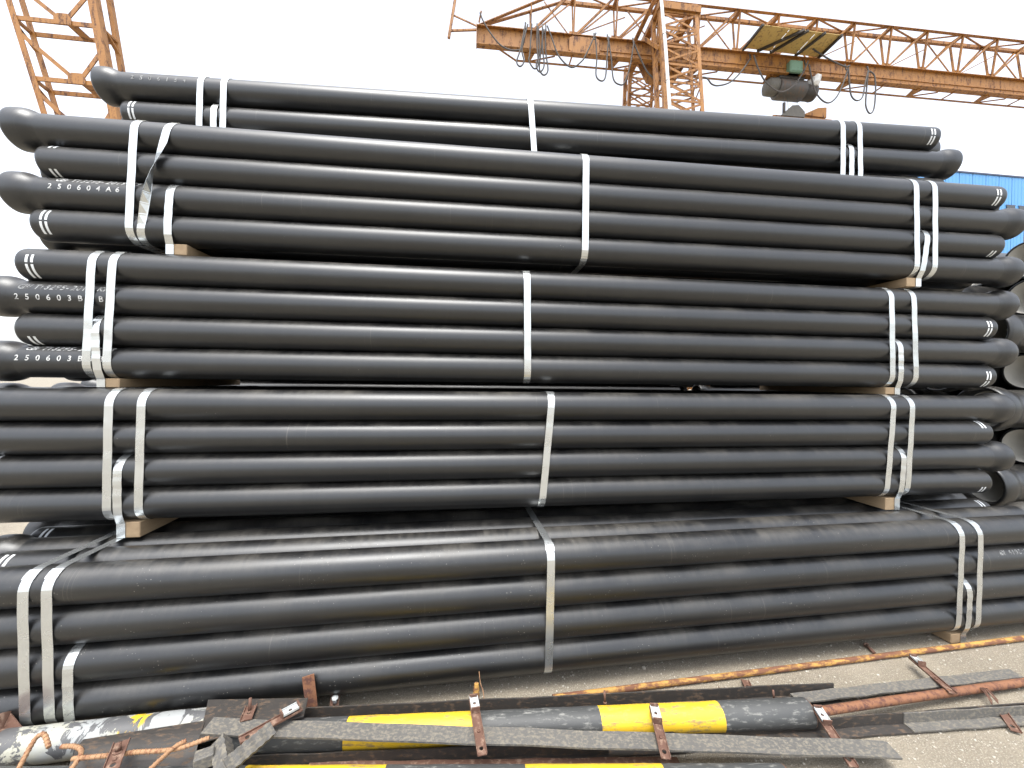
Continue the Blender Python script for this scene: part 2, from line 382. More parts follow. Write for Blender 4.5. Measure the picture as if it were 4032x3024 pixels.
# stencilled lettering near the sockets
GB = 'GB/T13295-2019 K9'
stencil(FR[3, 1], GB, .155, R(20), .043, 'stencil_faint', .0243, shear=.30, bold=.0003)
stencil(FR[3, 1], '250603B5B', .150, R(-17), .040, 'stencil', .0480, bold=.0006)
stencil(FR[3, 3], GB, .175, R(42), .043, 'stencil', .0243, shear=.30, bold=.0003)
stencil(FR[3, 3], '250603B8B', .150, R(2), .040, 'stencil', .0480, bold=.0006)
stencil(FR[4, 2], GB, .245, R(32), .043, 'stencil', .0243, shear=.30, bold=.0003)
stencil(FR[4, 2], '250604A6', .225, R(0), .040, 'stencil', .0464, bold=.0006)
stencil(FR[5, 0], '2506154', .235, R(2), .040, 'stencil_faint', .054, bold=.0006)
stencil(FR[1, 1], GB, 5.875, R(50), .040, 'stencil_faint', .0243, shear=.35, upside=True, bold=.0004)

# ------------------------------------------------------------------ straps and battens
SW = .040
def ribbon(pts, nrm, wid, th, off=0.0, closed=True, wd=None):
    "pts path, nrm outward normals, wd width directions"
    m = MB(); vs = []; n = len(pts)
    for p, q, d in zip(pts, nrm, wd):
        for s_, o_ in ((-1, off), (1, off), (1, off + th), (-1, off + th)): vs.append(p + d * (s_ * wid / 2) + q * o_)
    fs = []
    for i in range(n if closed else n - 1):
        j = (i + 1) % n
        for k in range(4): fs.append((i * 4 + k, i * 4 + (k + 1) % 4, j * 4 + (k + 1) % 4, j * 4 + k))
    if not closed: fs += [(3, 2, 1, 0), tuple((n - 1) * 4 + k for k in range(4))]
    return m.add(vs, fs)
def strap(T, xt, xb, kind, label, group, twist=False, seal=True):
    t = TIERS[T]; kk = t.get('k', 1.0); D_, PR_ = D * kk, PR * kk; zb = t['z']; dep = t['n'] * D_; r = PR_ + .0012
    ztop = zb + (t['rows'] * D_ if kind == 'tall' else 2 * D_)
    zlow = zb - t['bat'] + .0015
    yz = []
    def arc(cy, cz, a0, a1, n):
        for i in range(n + 1):
            a = R(a0 + (a1 - a0) * i / n); yz.append((cy - math.cos(a) * r, cz + math.sin(a) * r, -math.cos(a), math.sin(a)))
    cf_, cb = PR_, dep - PR_                       # y of front and back corner pipe centres (local, y=0 front face)
    # front going down
    arc(cf_, ztop - PR_, 90, 0, 9); i_front = len(yz)
    for i in range(1, 9):
        z = ztop - PR_ + (zb + PR_ - ztop + PR_) * i / 9
        bow = .0022 * math.sin(i * 2.3 + xt * 7) ** 2
        yz.append((cf_ - r - bow, z, -1, .12 * math.sin(i * 1.9 + xt * 11)))
    if kind == 'tall':
        arc(cf_, zb + PR_, 0, -90, 8); arc(cb, zb + PR_, -90, -180, 6)
    else:
        yz.append((cf_ - r, zb + PR_, -1, 0)); yz.append((cf_ - r + .004, zb + PR_ * .5, -1, -.1))
        yf = .022
        yz.append((yf - .001, zb - .006, -1, -.15)); yz.append((yf - .001, zlow + .004, -1, -.2)); yz.append((yf + .006, zlow - .001, -.3, -1))
        yz.append((dep - yf, zlow - .001, .3, -1)); yz.append((dep - yf + .002, zlow + .006, 1, -.2)); yz.append((cb + r, zb + PR_, 1, 0))
    yz.append((cb + r, (zb + ztop) / 2, 1, 0)); arc(cb, ztop - PR_, 180, 90, 6)
    pts, nr, wd = [], [], []
    for q, (y, z, ny, nz) in enumerate(yz):
        f_ = min(max((ztop - z) / (ztop - zb), 0), 1); x = xt + (xb - xt) * f_
        n_ = Vector((0, ny, nz)).normalized(); w_ = Vector((1, 0, 0))
        if twist and y < PR_ * .9:
            a = math.pi * max(0, min(1, (f_ - .22) / .62)); ca, sa = math.cos(a), math.sin(a)
            y -= abs(sa) * SW * .5; w_ = Vector((ca, -sa, 0)); n_ = Vector((-sa, -ca, 0)) if a > 0 else n_
        pts.append(Vector((x, y, z))); nr.append(n_); wd.append(w_)
    o = thing('steel_strap', label, 'strap', (0, t['d'], 0), (0, 0, t['ty']), group)
    obj('band', ribbon(pts, nr, SW, .0012, 0, True, wd), 'strap', o)
    if seal:
        k0 = 2 if T == 1 else 0
        seg = slice(k0, k0 + 4)
        obj('crimp_seal', ribbon(pts[seg], nr[seg], SW * 1.14, .0022, .0013, False, wd[seg]), 'strap', o)
    return o
# x at the top and at the bottom of the front face of every strap, read along each bundle
ST = {5: dict(A=(-1.777, -1.787), B=(-1.629, -1.635), s=(-1.692, -1.695), C=(.444, .49), R1=(2.842, 2.85), R2=(2.977, 2.996), rs=(2.917, 2.92)),
      4: dict(A=(-1.775, -1.806), B=(-1.60, -1.762), s=(-1.597, -1.615), C=(.719, .722), R1=(2.985, 3.01), R2=(3.128, 3.146), rs=(3.09, 3.048)),
      3: dict(A=(-1.925, -1.956), B=(-1.828, -1.861), s=(-1.915, -1.902), C=(.362, .374), R1=(2.825, 2.852), R2=(2.995, 3.034), rs=(2.905, 2.915)),
      2: dict(A=(-1.765, -1.776), B=(-1.619, -1.633), s=(-1.727, -1.727), C=(.507, .452), R1=(2.798, 2.752), R2=(2.94, 2.91), rs=(2.885, 2.862)),
      1: dict(A=(-1.812, -1.802), B=(-1.729, -1.714), s=(-1.652, -1.644), C=(.445, .439), R1=(2.992, 2.974), R2=(3.128, 3.124), rs=(3.058, 3.049))}
for T, q in ST.items():
    nm = TIERS[T]['name']
    strap(T, *q['A'], 'tall', f'bright steel strap, leftmost tall strap round the {nm}', 'tall steel straps')
    tw = T == 4
    strap(T, *q['B'], 'tall', (f'twisted slanting bright steel strap on the {nm}' if tw else f'bright steel strap, second tall strap from the left round the {nm}'), 'tall steel straps', twist=tw)
    strap(T, *q['C'], 'tall', f'bright steel strap round the middle of the {nm}', 'tall steel straps')
    strap(T, *q['R1'], 'tall', f'bright steel strap, left one of the right-hand pair round the {nm}', 'tall steel straps')
    strap(T, *q['R2'], 'tall', f'bright steel strap, rightmost tall strap round the {nm}', 'tall steel straps')
    strap(T, *q['s'], 'short', f'short steel strap tying the left timber batten to the {nm}', 'short steel straps', seal=False)
    strap(T, *q['rs'], 'short', f'short steel strap tying the right timber batten to the {nm}', 'short steel straps', seal=False)
    t = TIERS[T]
    for key, wd_, sx in (('s', 'left', .03), ('rs', 'right', -.03)):
        x = q[key][1] + sx; hh = t['bat'] - .004
        m = MB().box((-.055, 0, 0), (.055, t['n'] * D - .04, hh)).mesh('timber_batten', .003)
        b = obj('timber_batten', m, 'wood', None)
        ct, st = math.cos(t['ty']), math.sin(t['ty'])
        b.location = (x * ct - .024 * st, t['d'] + x * st + .024 * ct, t['z'] - t['bat'] + .0035); b.rotation_euler = (0, 0, t['ty'])
        tag(b, f'rough sawn timber batten under the {wd_} end of the {nm}', 'timber', 'timber battens under the bundles')

# ------------------------------------------------------------------ a second stack further back, seen only through the gaps
for xs_, wd_ in ((-3.65, 'left'), (2.70, 'right')):
    for j in range(2):
        for k in range(12):
            side = 'LR'[(j + k) % 2]; o = thing('iron_pipe', f'black iron pipe of the {wd_} stack hidden behind the bundles', 'pipe', (xs_ + (.0 if side == 'L' else .17), 4.35 + j * D, PR + k * .171), (0, 0, 0), f'{wd_} stack behind the bundles')
            a, b, c = PM['iron'][side]; obj('barrel', a, None, o); obj('socket', b, None, o); obj('cement_lining', c, None, o)
# ------------------------------------------------------------------ larger pipes stacked behind on the right
BM_ = pipe_meshes(6.0, .155, 'large', 40)
for sd_ in 'RL':
    a, b, c = BM_[sd_]; a.materials.append(M['iron']); b.materials.append(M['iron']); c.materials.append(M['cement'])
for j in range(3):
    for k in range(9):
        if k == 8 and j == 2: continue
        mouth = (k + j) % 2 == 1 if k != 8 else True
        side = 'R' if mouth else 'L'
        x = (4.64 if mouth else 4.20) + random.uniform(-.015, .015)
        if k == 8: side = 'R'; x = 4.62
        up_ = ['lowest', 'second', 'third', 'fourth', 'fifth', 'sixth', 'seventh', 'eighth', 'ninth'][k]
        lab = (f"large black pipe, {up_} from the ground in the stack behind at right, {'open mouth' if mouth else 'flared end'} forward" if j == 0 else
               'large black pipe deeper inside the stack behind at right')
        o = thing('large_iron_pipe', lab, 'pipe', (x, 2.76 + j * .318, .152 + k * .31), (0, 0, 0), 'large pipes stacked behind at right' + (' with mouths showing' if j == 0 and mouth else ' with sockets forward' if j == 0 else ' further back'))
        a, b, c = BM_[side]; obj('barrel', a, None, o); obj('socket', b, None, o); obj('cement_lining', c, None, o)
rp = tag(obj('rope', MB().tube(smooth_path([(4.22, 2.62, 2.02), (4.35, 2.60, 1.985), (4.50, 2.58, 1.93), (4.66, 2.56, 1.90)]), .006, 8), 'rope'), 'cream rope end hanging beside the large pipes at right', 'rope')

# ------------------------------------------------------------------ gantry crane on the right
GA = -R(1.216); GO = Vector((.204, 9.427, 0))
crane = thing('gantry_crane', 'orange lattice gantry crane with I-beam girder above the pipes', 'crane', GO, (0, 0, GA))
ZB = 9.5
def gw(X, Y, Z):  # world -> crane local
    p = Vector((X, Y, Z)) - GO; c_, s_ = math.cos(-GA), math.sin(-GA)
    return (p.x * c_ - p.y * s_, p.x * s_ + p.y * c_, p.z)
LEN = 20.5
def ibeam():
    m = MB(); fw, ft, wt, h = .15, .018, .011, .45
    pr = [(0, 0), (fw, 0), (fw, ft), (fw / 2 + wt / 2, ft), (fw / 2 + wt / 2, h - ft), (fw, h - ft), (fw, h), (0, h), (0, h - ft), (fw / 2 - wt / 2, h - ft), (fw / 2 - wt / 2, ft), (0, ft)]
    vs = [(x, y, ZB + z) for x in (0, LEN) for y, z in pr]; n = 12
    fs = [(i, (i + 1) % n, (i + 1) % n + n, i + n) for i in range(n)]
    caps = [(0, 1, 2, 11), (3, 4, 9, 10), (5, 6, 7, 8), (11, 2, 3, 10), (8, 9, 4, 5)]
    fs += [c[::-1] for c in caps] + [tuple(i + n for i in c) for c in caps]
    return m.add(vs, fs)
obj('girder_beam', ibeam(), 'crane', crane)
obj('splice_plate', MB().add([(x, .012 + yy, ZB + z) for yy in (0, .05) for x, z in ((2.22, .06), (2.30, .025), (2.88, .025), (2.96, .06), (2.96, .36), (2.88, .405), (2.30, .405), (2.22, .36))],
    [tuple(range(8))[::-1], tuple(range(8, 16))] + [(i, (i + 1) % 8, (i + 1) % 8 + 8, i + 8) for i in range(8)]), 'crane', crane)
part = lambda name, m, mat='crane', par=crane: obj(name, m, mat, par)
part('web_rail', MB().box((3.0, .052, ZB + .150), (LEN, .068, ZB + .168)))
obj('end_plate', MB().box((-.014, -.01, ZB - .01), (-.001, .16, ZB + .46)), 'crane', crane)
TN, TF, ZT = -.075, .225, ZB + 1.377      # near / far top chord lateral, height
cc = .075
nodes = [1.28 + 1.05 * i for i in range(0, 19)]
def part(name, m, mat='crane', par=crane): return obj(name, m, mat, par)
for t_ in (TN, TF):
    part('top_chord', MB().angle((nodes[0] + .75, t_, ZT), (LEN, t_, ZT), .075, .010, flip=1 if t_ == TN else -1))
    part('end_raker', MB().angle((.06, cc + (t_ - cc) * .12, ZB + .47), (nodes[0] + .78, t_, ZT), .075, .010))
LOWY = cc + .33
part('lower_chord', MB().angle((.95, LOWY, ZB + .0), (LEN, LOWY, ZB + .0), .05, .008))
part('lower_chord_end', MB().bar((.5, cc + .05, ZB + .03), (.97, LOWY, ZB), .045, .012))
for i, s_ in enumerate(nodes):
    if s_ > LEN - .3: break
    gus = MB().box((s_ - .10, cc - .006, ZB + .451), (s_ + .12, cc + .006, ZB + .56)); part('gusset_plate', gus)
    for t_, fl in ((TN, 1), (TF, -1)):
        ap = max(.25, min(1, (s_ - .06) / (nodes[0] + .72)))
        zt = ZB + .47 + (ZT - ZB - .47) * ap
        if i == 0: zt = ZB + .47 + (ZT - ZB - .47) * (s_ / (nodes[0] + .78))
        tt = cc + (t_ - cc) * min(1, (zt - ZB) / 1.377 + .1)
        part('web_post', MB().bar((s_, cc + (t_ - cc) * .25, ZB + .46), (s_, tt, zt), .045, .03, (1, 0, 0)))
        if i + 1 < len(nodes) and s_ + 1.0 < LEN:
            part('web_diagonal', MB().angle((s_ + .08, cc + (t_ - cc) * .2, ZB + .48), (s_ + .98, t_, ZT - .03), .045 if fl > 0 else .038, .007, (0, 1, 0), fl))
            if t_ == TF and i % 2 == 0: part('counter_brace', MB().bar((s_ + .98, cc + .05, ZB + .47), (s_ + .35, TF, ZT - .03), .022, .022))
        if t_ == TN and i % 2 == 1 and s_ + 1 < LEN:
            part('long_brace', MB().bar((s_ + .12, TN * .3 + cc * .7, ZB + .47), (s_ + 1.35, TN + .3, ZT - .2), .02, .02))
    if s_ > nodes[0] + .5:
        part('top_batten', MB().box((s_ - .05, TN + .01, ZT - .03), (s_ + .05, TF - .01, ZT + .012)))
        if s_ + 1.05 < LEN: part('top_lacing', MB().bar((s_ + .05, TN + .02 if i % 2 else TF - .02, ZT), (s_ + 1.0, TF - .02 if i % 2 else TN + .02, ZT), .035, .02))
    part('outrigger', MB().bar((s_ - .02, cc + .02, ZB - .012), (s_ - .02, LOWY, ZB - .005), .06 if i % 2 == 0 else .035, .02))
    if i % 2 == 0:
        part('outrigger_gusset', MB().add([(s_ - .16, cc + .06, ZB - .004), (s_ + .12, cc + .06, ZB - .004), (s_ + .04, LOWY - .03, ZB - .004), (s_ - .08, LOWY - .03, ZB - .004)] + [(a_, b_, ZB - .016) for a_, b_ in ((s_ - .16, cc + .06), (s_ + .12, cc + .06), (s_ + .04, LOWY - .03), (s_ - .08, LOWY - .03))],
             [(0, 1, 2, 3), (7, 6, 5, 4), (0, 4, 5, 1), (1, 5, 6, 2), (2, 6, 7, 3), (3, 7, 4, 0)]))
        if s_ + 1 < LEN: part('lower_lacing', MB().bar((s_ + .04, LOWY - .02, ZB), (s_ + .62, cc + .08, ZB - .01), .03, .02))
# cantilever end bracket
part('end_post', MB().bar(gw(-.31, 9.5, 10.52), gw(-.45, 9.5, 9.60), .06, .06))
part('end_strut', MB().bar(gw(-.33, 9.5, 10.14), gw(.20, 9.5, 9.96), .028, .028))
part('end_strut', MB().bar(gw(-.40, 9.5, 9.78), gw(.20, 9.5, 9.87), .04, .04))
part('cable_anchor', MB().bar(gw(.25, 9.40, 9.96), gw(.30, 9.36, 10.20), .035, .02))
# lattice legs: near and far column each end
def column(x0, x1, ytop, slope, ztop, ybox, name_, zbr):
    c_ = []
    for xx in (x0, x1):
        for dy in (0, ybox):
            a = gw(xx, ytop + dy, ztop); b = gw(xx, ytop + slope * ztop + dy, .12)
            part('column_chord', MB().angle(a, b, .085, .010, (0, 1, 0), 1 if xx == x0 else -1))
    def P(xx, z, dy): return gw(xx, ytop + slope * (ztop - z) + dy, z)
    z = ztop - .06; k = 0
    while z > .6:
        z2 = z - .445
        for dy, w_ in ((-.012, .05), (ybox + .012, .045)):
            part('column_batten', MB().bar(P(x0, z, dy), P(x1, z, dy), .012, w_))
            if z2 > .2:
                part('column_brace', MB().bar(P(x0 + .02, z - .04, dy), P(x1 - .02, z2 + .03, dy), .010, w_ * .9))
                part('column_brace', MB().bar(P(x1 - .02, z - .04, dy + (.014 if dy > 0 else -.014)), P(x0 + .02, z2 + .03, dy + (.014 if dy > 0 else -.014)), .010, w_ * .9))
        for xx in (x0, x1):
            part('column_side_brace', MB().bar(P(xx, z, 0), P(xx, z2, ybox) if k % 2 else P(xx, z2 + .2, ybox), .01, .04))
        z = z2; k += 1
    part('column_foot', MB().box(tuple(Vector(P(x0, 0, 0)) + Vector((-.1, -.1, 0))), tuple(Vector(P(x1, 0, ybox)) + Vector((.1, .1, .12)))))
for off in (0, 13.6):
    column(4.38 + off, 5.29 + off, 8.75 - off * .02, -.124, 10.2, .34, 'near', 0)
    column(4.41 + off, 5.23 + off, 10.45 - off * .02, .06, 10.42, .34, 'far', 0)
    for yy, zz in ((9.62, 9.46), (9.62, 10.36)):
        pass
    part('leg_saddle', MB().bar(gw(4.45 + off, 8.7, 10.30), gw(4.45 + off, 10.75, 10.12), .16, .12)); part('leg_saddle', MB().bar(gw(5.22 + off, 8.7, 10.30), gw(5.22 + off, 10.75, 10.12), .16, .12))
    part('leg_head_beam', MB().bar(gw(4.33 + off, 8.74, 10.24), gw(5.36 + off, 8.74, 10.24), .13, .15))
    part('leg_cross_plate', MB().add([gw(*p) for p in ((4.05 + off, 9.62, 9.98), (5.7 + off, 9.62, 9.98), (5.2 + off, 9.62, 9.15), (4.5 + off, 9.62, 9.15), (4.05 + off, 9.66, 9.98), (5.7 + off, 9.66, 9.98), (5.2 + off, 9.66, 9.15), (4.5 + off, 9.66, 9.15))],
         [(0, 1, 2, 3), (7, 6, 5, 4), (0, 4, 5, 1), (1, 5, 6, 2), (2, 6, 7, 3), (3, 7, 4, 0)]))
    part('leg_knee', MB().bar(gw(4.3 + off, 9.3, 9.95), gw(4.42 + off, 8.78, 9.3), .09, .07)); part('leg_knee', MB().bar(gw(4.05 + off, 9.35, 9.9), gw(4.36 + off, 8.9, 10.6), .12, .02))
obj('downpipe', MB().tube([gw(4.33, 8.62, 10.45), gw(4.36, 8.40, 9.0), gw(4.385, 8.20, 7.4), gw(4.385, 7.6, .2)], .036, 12), 'white_pipe', crane)
for z in (9.35, 8.2): obj('pipe_clip', MB().tube([(gw(4.355, 8.46 - (9.35 - z) * .13, z)[0] + .045 * math.cos(a * .524), gw(4.355, 8.46 - (9.35 - z) * .13, z)[1] + .045 * math.sin(a * .524), z) for a in range(12)], .006, 6, closed=True), 'grey_cable', crane)
# hoist canopy plates under the truss
for (xa, xb) in ((6.88, 7.60), (7.62, 8.30), (8.32, 8.93)):
    m = MB().add([gw(*p) for p in ((xa, 8.64, 10.02), (xb, 8.64, 10.02), (xb, 9.26, 9.99), (xa, 9.26, 9.99), (xa, 8.64, 10.03), (xb, 8.64, 10.03), (xb, 9.26, 10.0), (xa, 9.26, 10.0))], [(0, 1, 2, 3), (7, 6, 5, 4), (0, 4, 5, 1), (1, 5, 6, 2), (2, 6, 7, 3), (3, 7, 4, 0)])
    part('canopy_plate', m, 'crane_yellow')
for xa, xb in ((6.87, 6.87), (7.25, 7.95), (7.61, 8.05), (8.31, 8.5), (8.95, 8.95)):
    part('canopy_bearer', MB().bar(gw(xa, 9.28, 9.965), gw(xb, 8.60, 9.995), .05, .05), 'steel_dark')
# electric hoist under the girder
hx, hy, hz = 8.40, 9.50, 9.28
h = thing('electric_hoist', 'grimy electric hoist hanging under the orange crane girder', 'hoist', (hx, hy, 0), (0, 0, GA))
obj('drum_casing', MB().lathe([(-.42, .0), (-.42, .20), (-.38, .235), (.30, .235), (.33, .20), (.33, 0)], 28).mesh('drum_casing'), 'hoist', h, (0, 0, hz - .03))
obj('motor', MB().lathe([(-.72, 0), (-.72, .12), (-.66, .20), (-.44, .21), (-.43, 0)], 24).mesh('motor'), 'steel_dirty', h, (0, 0, hz + .01))
fins = MB()
for i in range(7): fins.lathe([(.34 + i * .035, .0), (.34 + i * .035, .19), (.352 + i * .035, .19), (.352 + i * .035, 0)], 20)
fins.lathe([(.58, .0), (.58, .20), (.64, .19), (.68, .12), (.68, 0)], 20); obj('gear_motor', fins, 'hoist', h, (0, 0, hz - .05))
obj('control_box', MB().box((-.28, -.32, hz + .22), (.08, -.10, hz + .52)).mesh('control_box', .03), 'green', h)
obj('trolley_plate', MB().box((-.45, -.17, hz + .15), (.25, -.14, hz + .50)).mesh('trolley_plate', .01), 'steel_dark', h)
obj('trolley_plate', MB().box((-.45, .10, hz + .15), (.25, .13, hz + .50)).mesh('trolley_plate', .01), 'steel_dark', h)
for xx in (-.33, .13):
    obj('trolley_wheel', MB().lathe([(-.03, 0), (-.03, .09), (.03, .08), (.03, 0)], 16).mesh('trolley_wheel'), 'steel_dark', h, (xx, -.10, hz + .31), (0, 0, R(90)))
for xx, zz in ((-.12, 8.66), (.16, 8.66)): obj('hoist_rope', MB().tube([(xx, -.05, hz - .25), (xx * .8, -.05, zz)], .006, 6), 'grey_cable', h)
obj('limit_weight', MB().lathe([(0, 0), (0, .035), (.28, .035), (.28, 0)], 10).mesh('limit_weight'), 'grey_cable', h, (-.26, -.1, hz - .72), (0, R(-90), 0))
obj('limit_wire', MB().tube([(-.26, -.1, hz - .2), (-.26, -.1, hz - .45)], .004, 6), 'grey_cable', h)
bag = MB(); ics = [(0, 0, 0)]
bmx = bmesh.new(); bmesh.ops.create_icosphere(bmx, subdivisions=2, radius=.15)
for v in bmx.verts: v.co *= 1 + random.uniform(-.22, .18)
me = bpy.data.meshes.new('wrapping'); bmx.to_mesh(me); bmx.free(); obj('wrapping', me, 'white_pipe', h, (.56, -.14, hz + .16))
# lifting beam below the hoist
lb = thing('lifting_beam', 'rusty orange triangular lifting beam hanging below the hoist', 'lifting beam', (8.75, 9.45, 0), (0, 0, GA))
def tri(pts, y0, y1): 
    n = len(pts); return MB().add([(x, y0, z) for x, z in pts] + [(x, y1, z) for x, z in pts], [tuple(range(n))[::-1], tuple(range(n, 2 * n))] + [(i, (i + 1) % n, (i + 1) % n + n, i + n) for i in range(n)])
obj('spreader_plate', tri([(-.05, 8.60), (.60, 8.56), (.60, 8.83), (.36, 8.80)], -.05, .05), 'crane', lb)
obj('hook_block', tri([(-.72, 8.50), (-.40, 8.78), (-.22, 8.80), (-.05, 8.64), (-.05, 8.50)], -.09, .09), 'steel_dirty', lb)
obj('lower_bar', MB().box((-.9, -.06, 8.36), (.75, .06, 8.52)), 'crane', lb)
# festoon cable
fc = thing('festoon_cable', 'dark flat festoon cable hanging in loops along the crane girder', 'cable', (0, 9.36, 0))
LOOPS = [[(0.27, 10.13), (0.34, 9.96), (0.5, 9.71), (0.73, 9.45), (0.93, 9.35), (1.12, 9.34), (1.27, 9.43), (1.36, 9.88)],
    [(1.33, 9.91), (1.22, 9.31), (1.13, 9.0), (1.21, 8.89), (1.3, 9.02), (1.25, 9.32), (1.38, 9.88)],
    [(1.48, 9.93), (1.44, 9.24), (1.42, 9.08), (1.54, 8.9), (1.64, 9.0), (1.61, 9.45), (1.61, 9.88)],
    [(1.64, 9.91), (1.67, 9.3), (1.6, 9.0), (1.69, 8.86), (1.79, 9.02), (1.75, 9.4), (1.74, 9.91)],
    [(1.77, 9.89), (1.7, 9.22), (1.69, 8.94), (1.79, 8.82), (1.89, 8.95), (1.83, 9.38), (1.81, 9.9)],
    [(1.84, 9.89), (1.94, 9.65), (2.12, 9.22), (2.42, 8.98), (2.66, 9.13), (2.79, 9.34), (3.01, 9.84)],
    [(3.01, 9.78), (3.05, 9.29), (3.04, 8.87), (3.17, 8.75), (3.27, 8.86), (3.3, 9.31), (3.34, 9.81)],
    [(3.34, 9.81), (3.42, 9.32), (3.48, 8.85), (3.63, 8.73), (3.76, 8.79), (3.89, 9.21), (3.98, 9.79)],
    [(3.99, 9.79), (4.13, 9.49), (4.37, 9.09), (4.67, 8.94), (5.2, 8.93), (5.79, 9.12), (6.0, 8.97), (6.19, 8.95), (6.5, 9.07), (6.8, 9.38), (7.01, 9.69)],
    [(7.02, 9.69), (7.15, 9.36), (7.37, 9.04), (7.73, 8.85), (8.06, 9.0), (8.32, 9.34), (8.48, 9.68)],
    [(8.53, 9.63), (8.68, 9.08), (8.85, 8.81), (9.09, 8.71), (9.32, 8.89), (9.51, 9.3), (9.63, 9.67)],
    [(9.66, 9.66), (9.7, 9.27), (9.76, 8.97), (9.91, 8.86), (10.07, 8.96), (10.14, 9.31), (10.22, 9.64)],
    [(10.26, 9.67), (10.22, 9.14), (10.21, 8.78), (10.32, 8.59), (10.44, 8.71), (10.48, 9.17), (10.44, 9.56), (10.3, 9.67)],
    [(8.59, 10.0), (9.0, 9.8), (9.47, 9.64), (9.63, 9.67)]]
for i, l in enumerate(LOOPS):
    obj('cable_loop', MB().tube(smooth_path([(x, -.02 - .035 * ((i * 3) % 4) - x * .021, z) for x, z in l], 6), .0175, 8), 'grey_cable', fc)
for x, z in ((1.34, 9.93), (1.62, 9.93), (1.75, 9.93), (1.83, 9.93), (3.01, 9.84), (3.34, 9.84), (3.98, 9.82), (7.01, 9.72), (8.5, 9.7), (9.63, 9.7), (10.27, 9.7)):
    obj('cable_hanger', MB().bar((x, -.03 - x * .021, z - .07), (x, .02 - x * .021, z + .12), .03, .02), 'steel_dark', fc)

# ------------------------------------------------------------------ second crane leg, upper left
leg = thing('crane_leg', 'orange lattice crane leg leaning behind the pipes at upper left', 'crane leg', (-4.4, 6.5, 0))
def LP(ch, z):
    base = {'A': (-6.49 + .287 * (6.89 - z), 6.5), 'C': (-5.397 + .173 * (7.03 - z), 6.5), 'B': (-6.505 + .290 * (6.89 - z), 6.75), 'D': (-5.357 + .16 * (7.03 - z), 6.75)}[ch]
    return Vector((base[0] + 4.4, base[1] - 6.5, z))
for ch, fl, wd_ in (('A', 1, .075), ('B', 1, .075), ('C', -1, .105), ('D', -1, .065)):
    obj('leg_chord', MB().angle(LP(ch, 11.5), LP(ch, .1), wd_, .011, (0, 1, 0), fl), 'crane', leg)
z = 11.0; zs_ = []
z0 = 6.655
for k in range(-5, 8):
    zz = z0 - k * .835
    if zz < .3: continue
    a, c, b, d_ = LP('A', zz), LP('C', zz), LP('B', zz - .02), LP('D', zz - .02)
    obj('leg_batten', MB().bar(a, c, .02, .062), 'crane', leg); obj('leg_batten', MB().bar(b, d_, .02, .062), 'crane', leg)
    obj('leg_tie', MB().bar(a, b, .05, .03), 'crane', leg); obj('leg_tie', MB().bar(c, d_, .05, .03), 'crane', leg)
    mid = (a * .42 + c * .58); zt = min(.62, .62)
    for nm, q0, q1, dy in (('leg_brace', LP('A', zz + .64), mid + Vector((-.08, 0, .07)), -.014), ('leg_brace', LP('C', zz + .50), mid + Vector((.07, 0, .07)), -.014)):
        v_ = Vector((0, dy, 0)); obj(nm, MB().bar(q0 + v_, q1 + v_, .014, .055, (0, 1, 0)) if False else MB().bar(q0 + v_, q1 + v_, .055, .014, (0, 1, 0)), 'crane', leg)
    mb_ = (b * .42 + d_ * .58)
    obj('leg_gusset', MB().add([mid + Vector(q) for q in ((-.11, -.022, -.035), (.11, -.022, -.035), (.11, -.022, .05), (.06, -.022, .12), (-.07, -.022, .12), (-.12, -.022, .06), (-.11, -.012, -.035), (.11, -.012, -.035), (.11, -.012, .05), (.06, -.012, .12), (-.07, -.012, .12), (-.12, -.012, .06))],
        [(5, 4, 3, 2, 1, 0), (6, 7, 8, 9, 10, 11)] + [(i, (i + 1) % 6, (i + 1) % 6 + 6, i + 6) for i in range(6)]), 'crane', leg)
    obj('leg_cross_tie', MB().bar(mid + Vector((.1, 0, -.02)), mb_ + Vector((.1, 0, -.02)), .12, .02), 'crane', leg)
    if k % 2 == 0: obj('leg_side_brace', MB().bar(LP('C', zz + .1), LP('D', zz - .22), .012, .05, (1, 0, 0)), 'crane', leg)
    obj('leg_side_brace', MB().bar(LP('A', zz - .1), LP('B', zz - .3), .012, .05, (1, 0, 0)), 'crane', leg)

# ------------------------------------------------------------------ blue hall far right
bl = thing('factory_hall', 'tall blue clad factory hall behind the pipes at far right', 'building', (30, 24, 0))
PW = 1.1
for i in range(30):
    m = MB().box((i * PW, 0, 0), (i * PW + PW - .05, .12, 16.55)); 
    obj('cladding_panel', m, 'blue', bl)
    rb = MB()
    for q in range(3): rb.box((i * PW + .2 + q * .3, -.010, .05), (i * PW + .25 + q * .3, -.001, 16.5))
    obj('panel_ribs', rb, 'blue', bl)
obj('hall_core', MB().box((0, .13, 0), (33, 9, 16.5)), 'blue_dark', bl)
obj('roof_trim', MB().box((-.2, -.05, 16.56), (33.2, 9.1, 16.66)), 'blue_dark', bl)
for x in (3.3, 5.8, 8.3, 9.35, 11.8, 14.2):
    wn = obj('window', MB().box((x, -.06, 13.9), (x + .7, -.035, 14.5)), 'pane', bl)
    obj('window_frame', MB().box((x - .06, -.05, 14.502), (x + .76, -.034, 14.56)), 'blue_dark', wn)

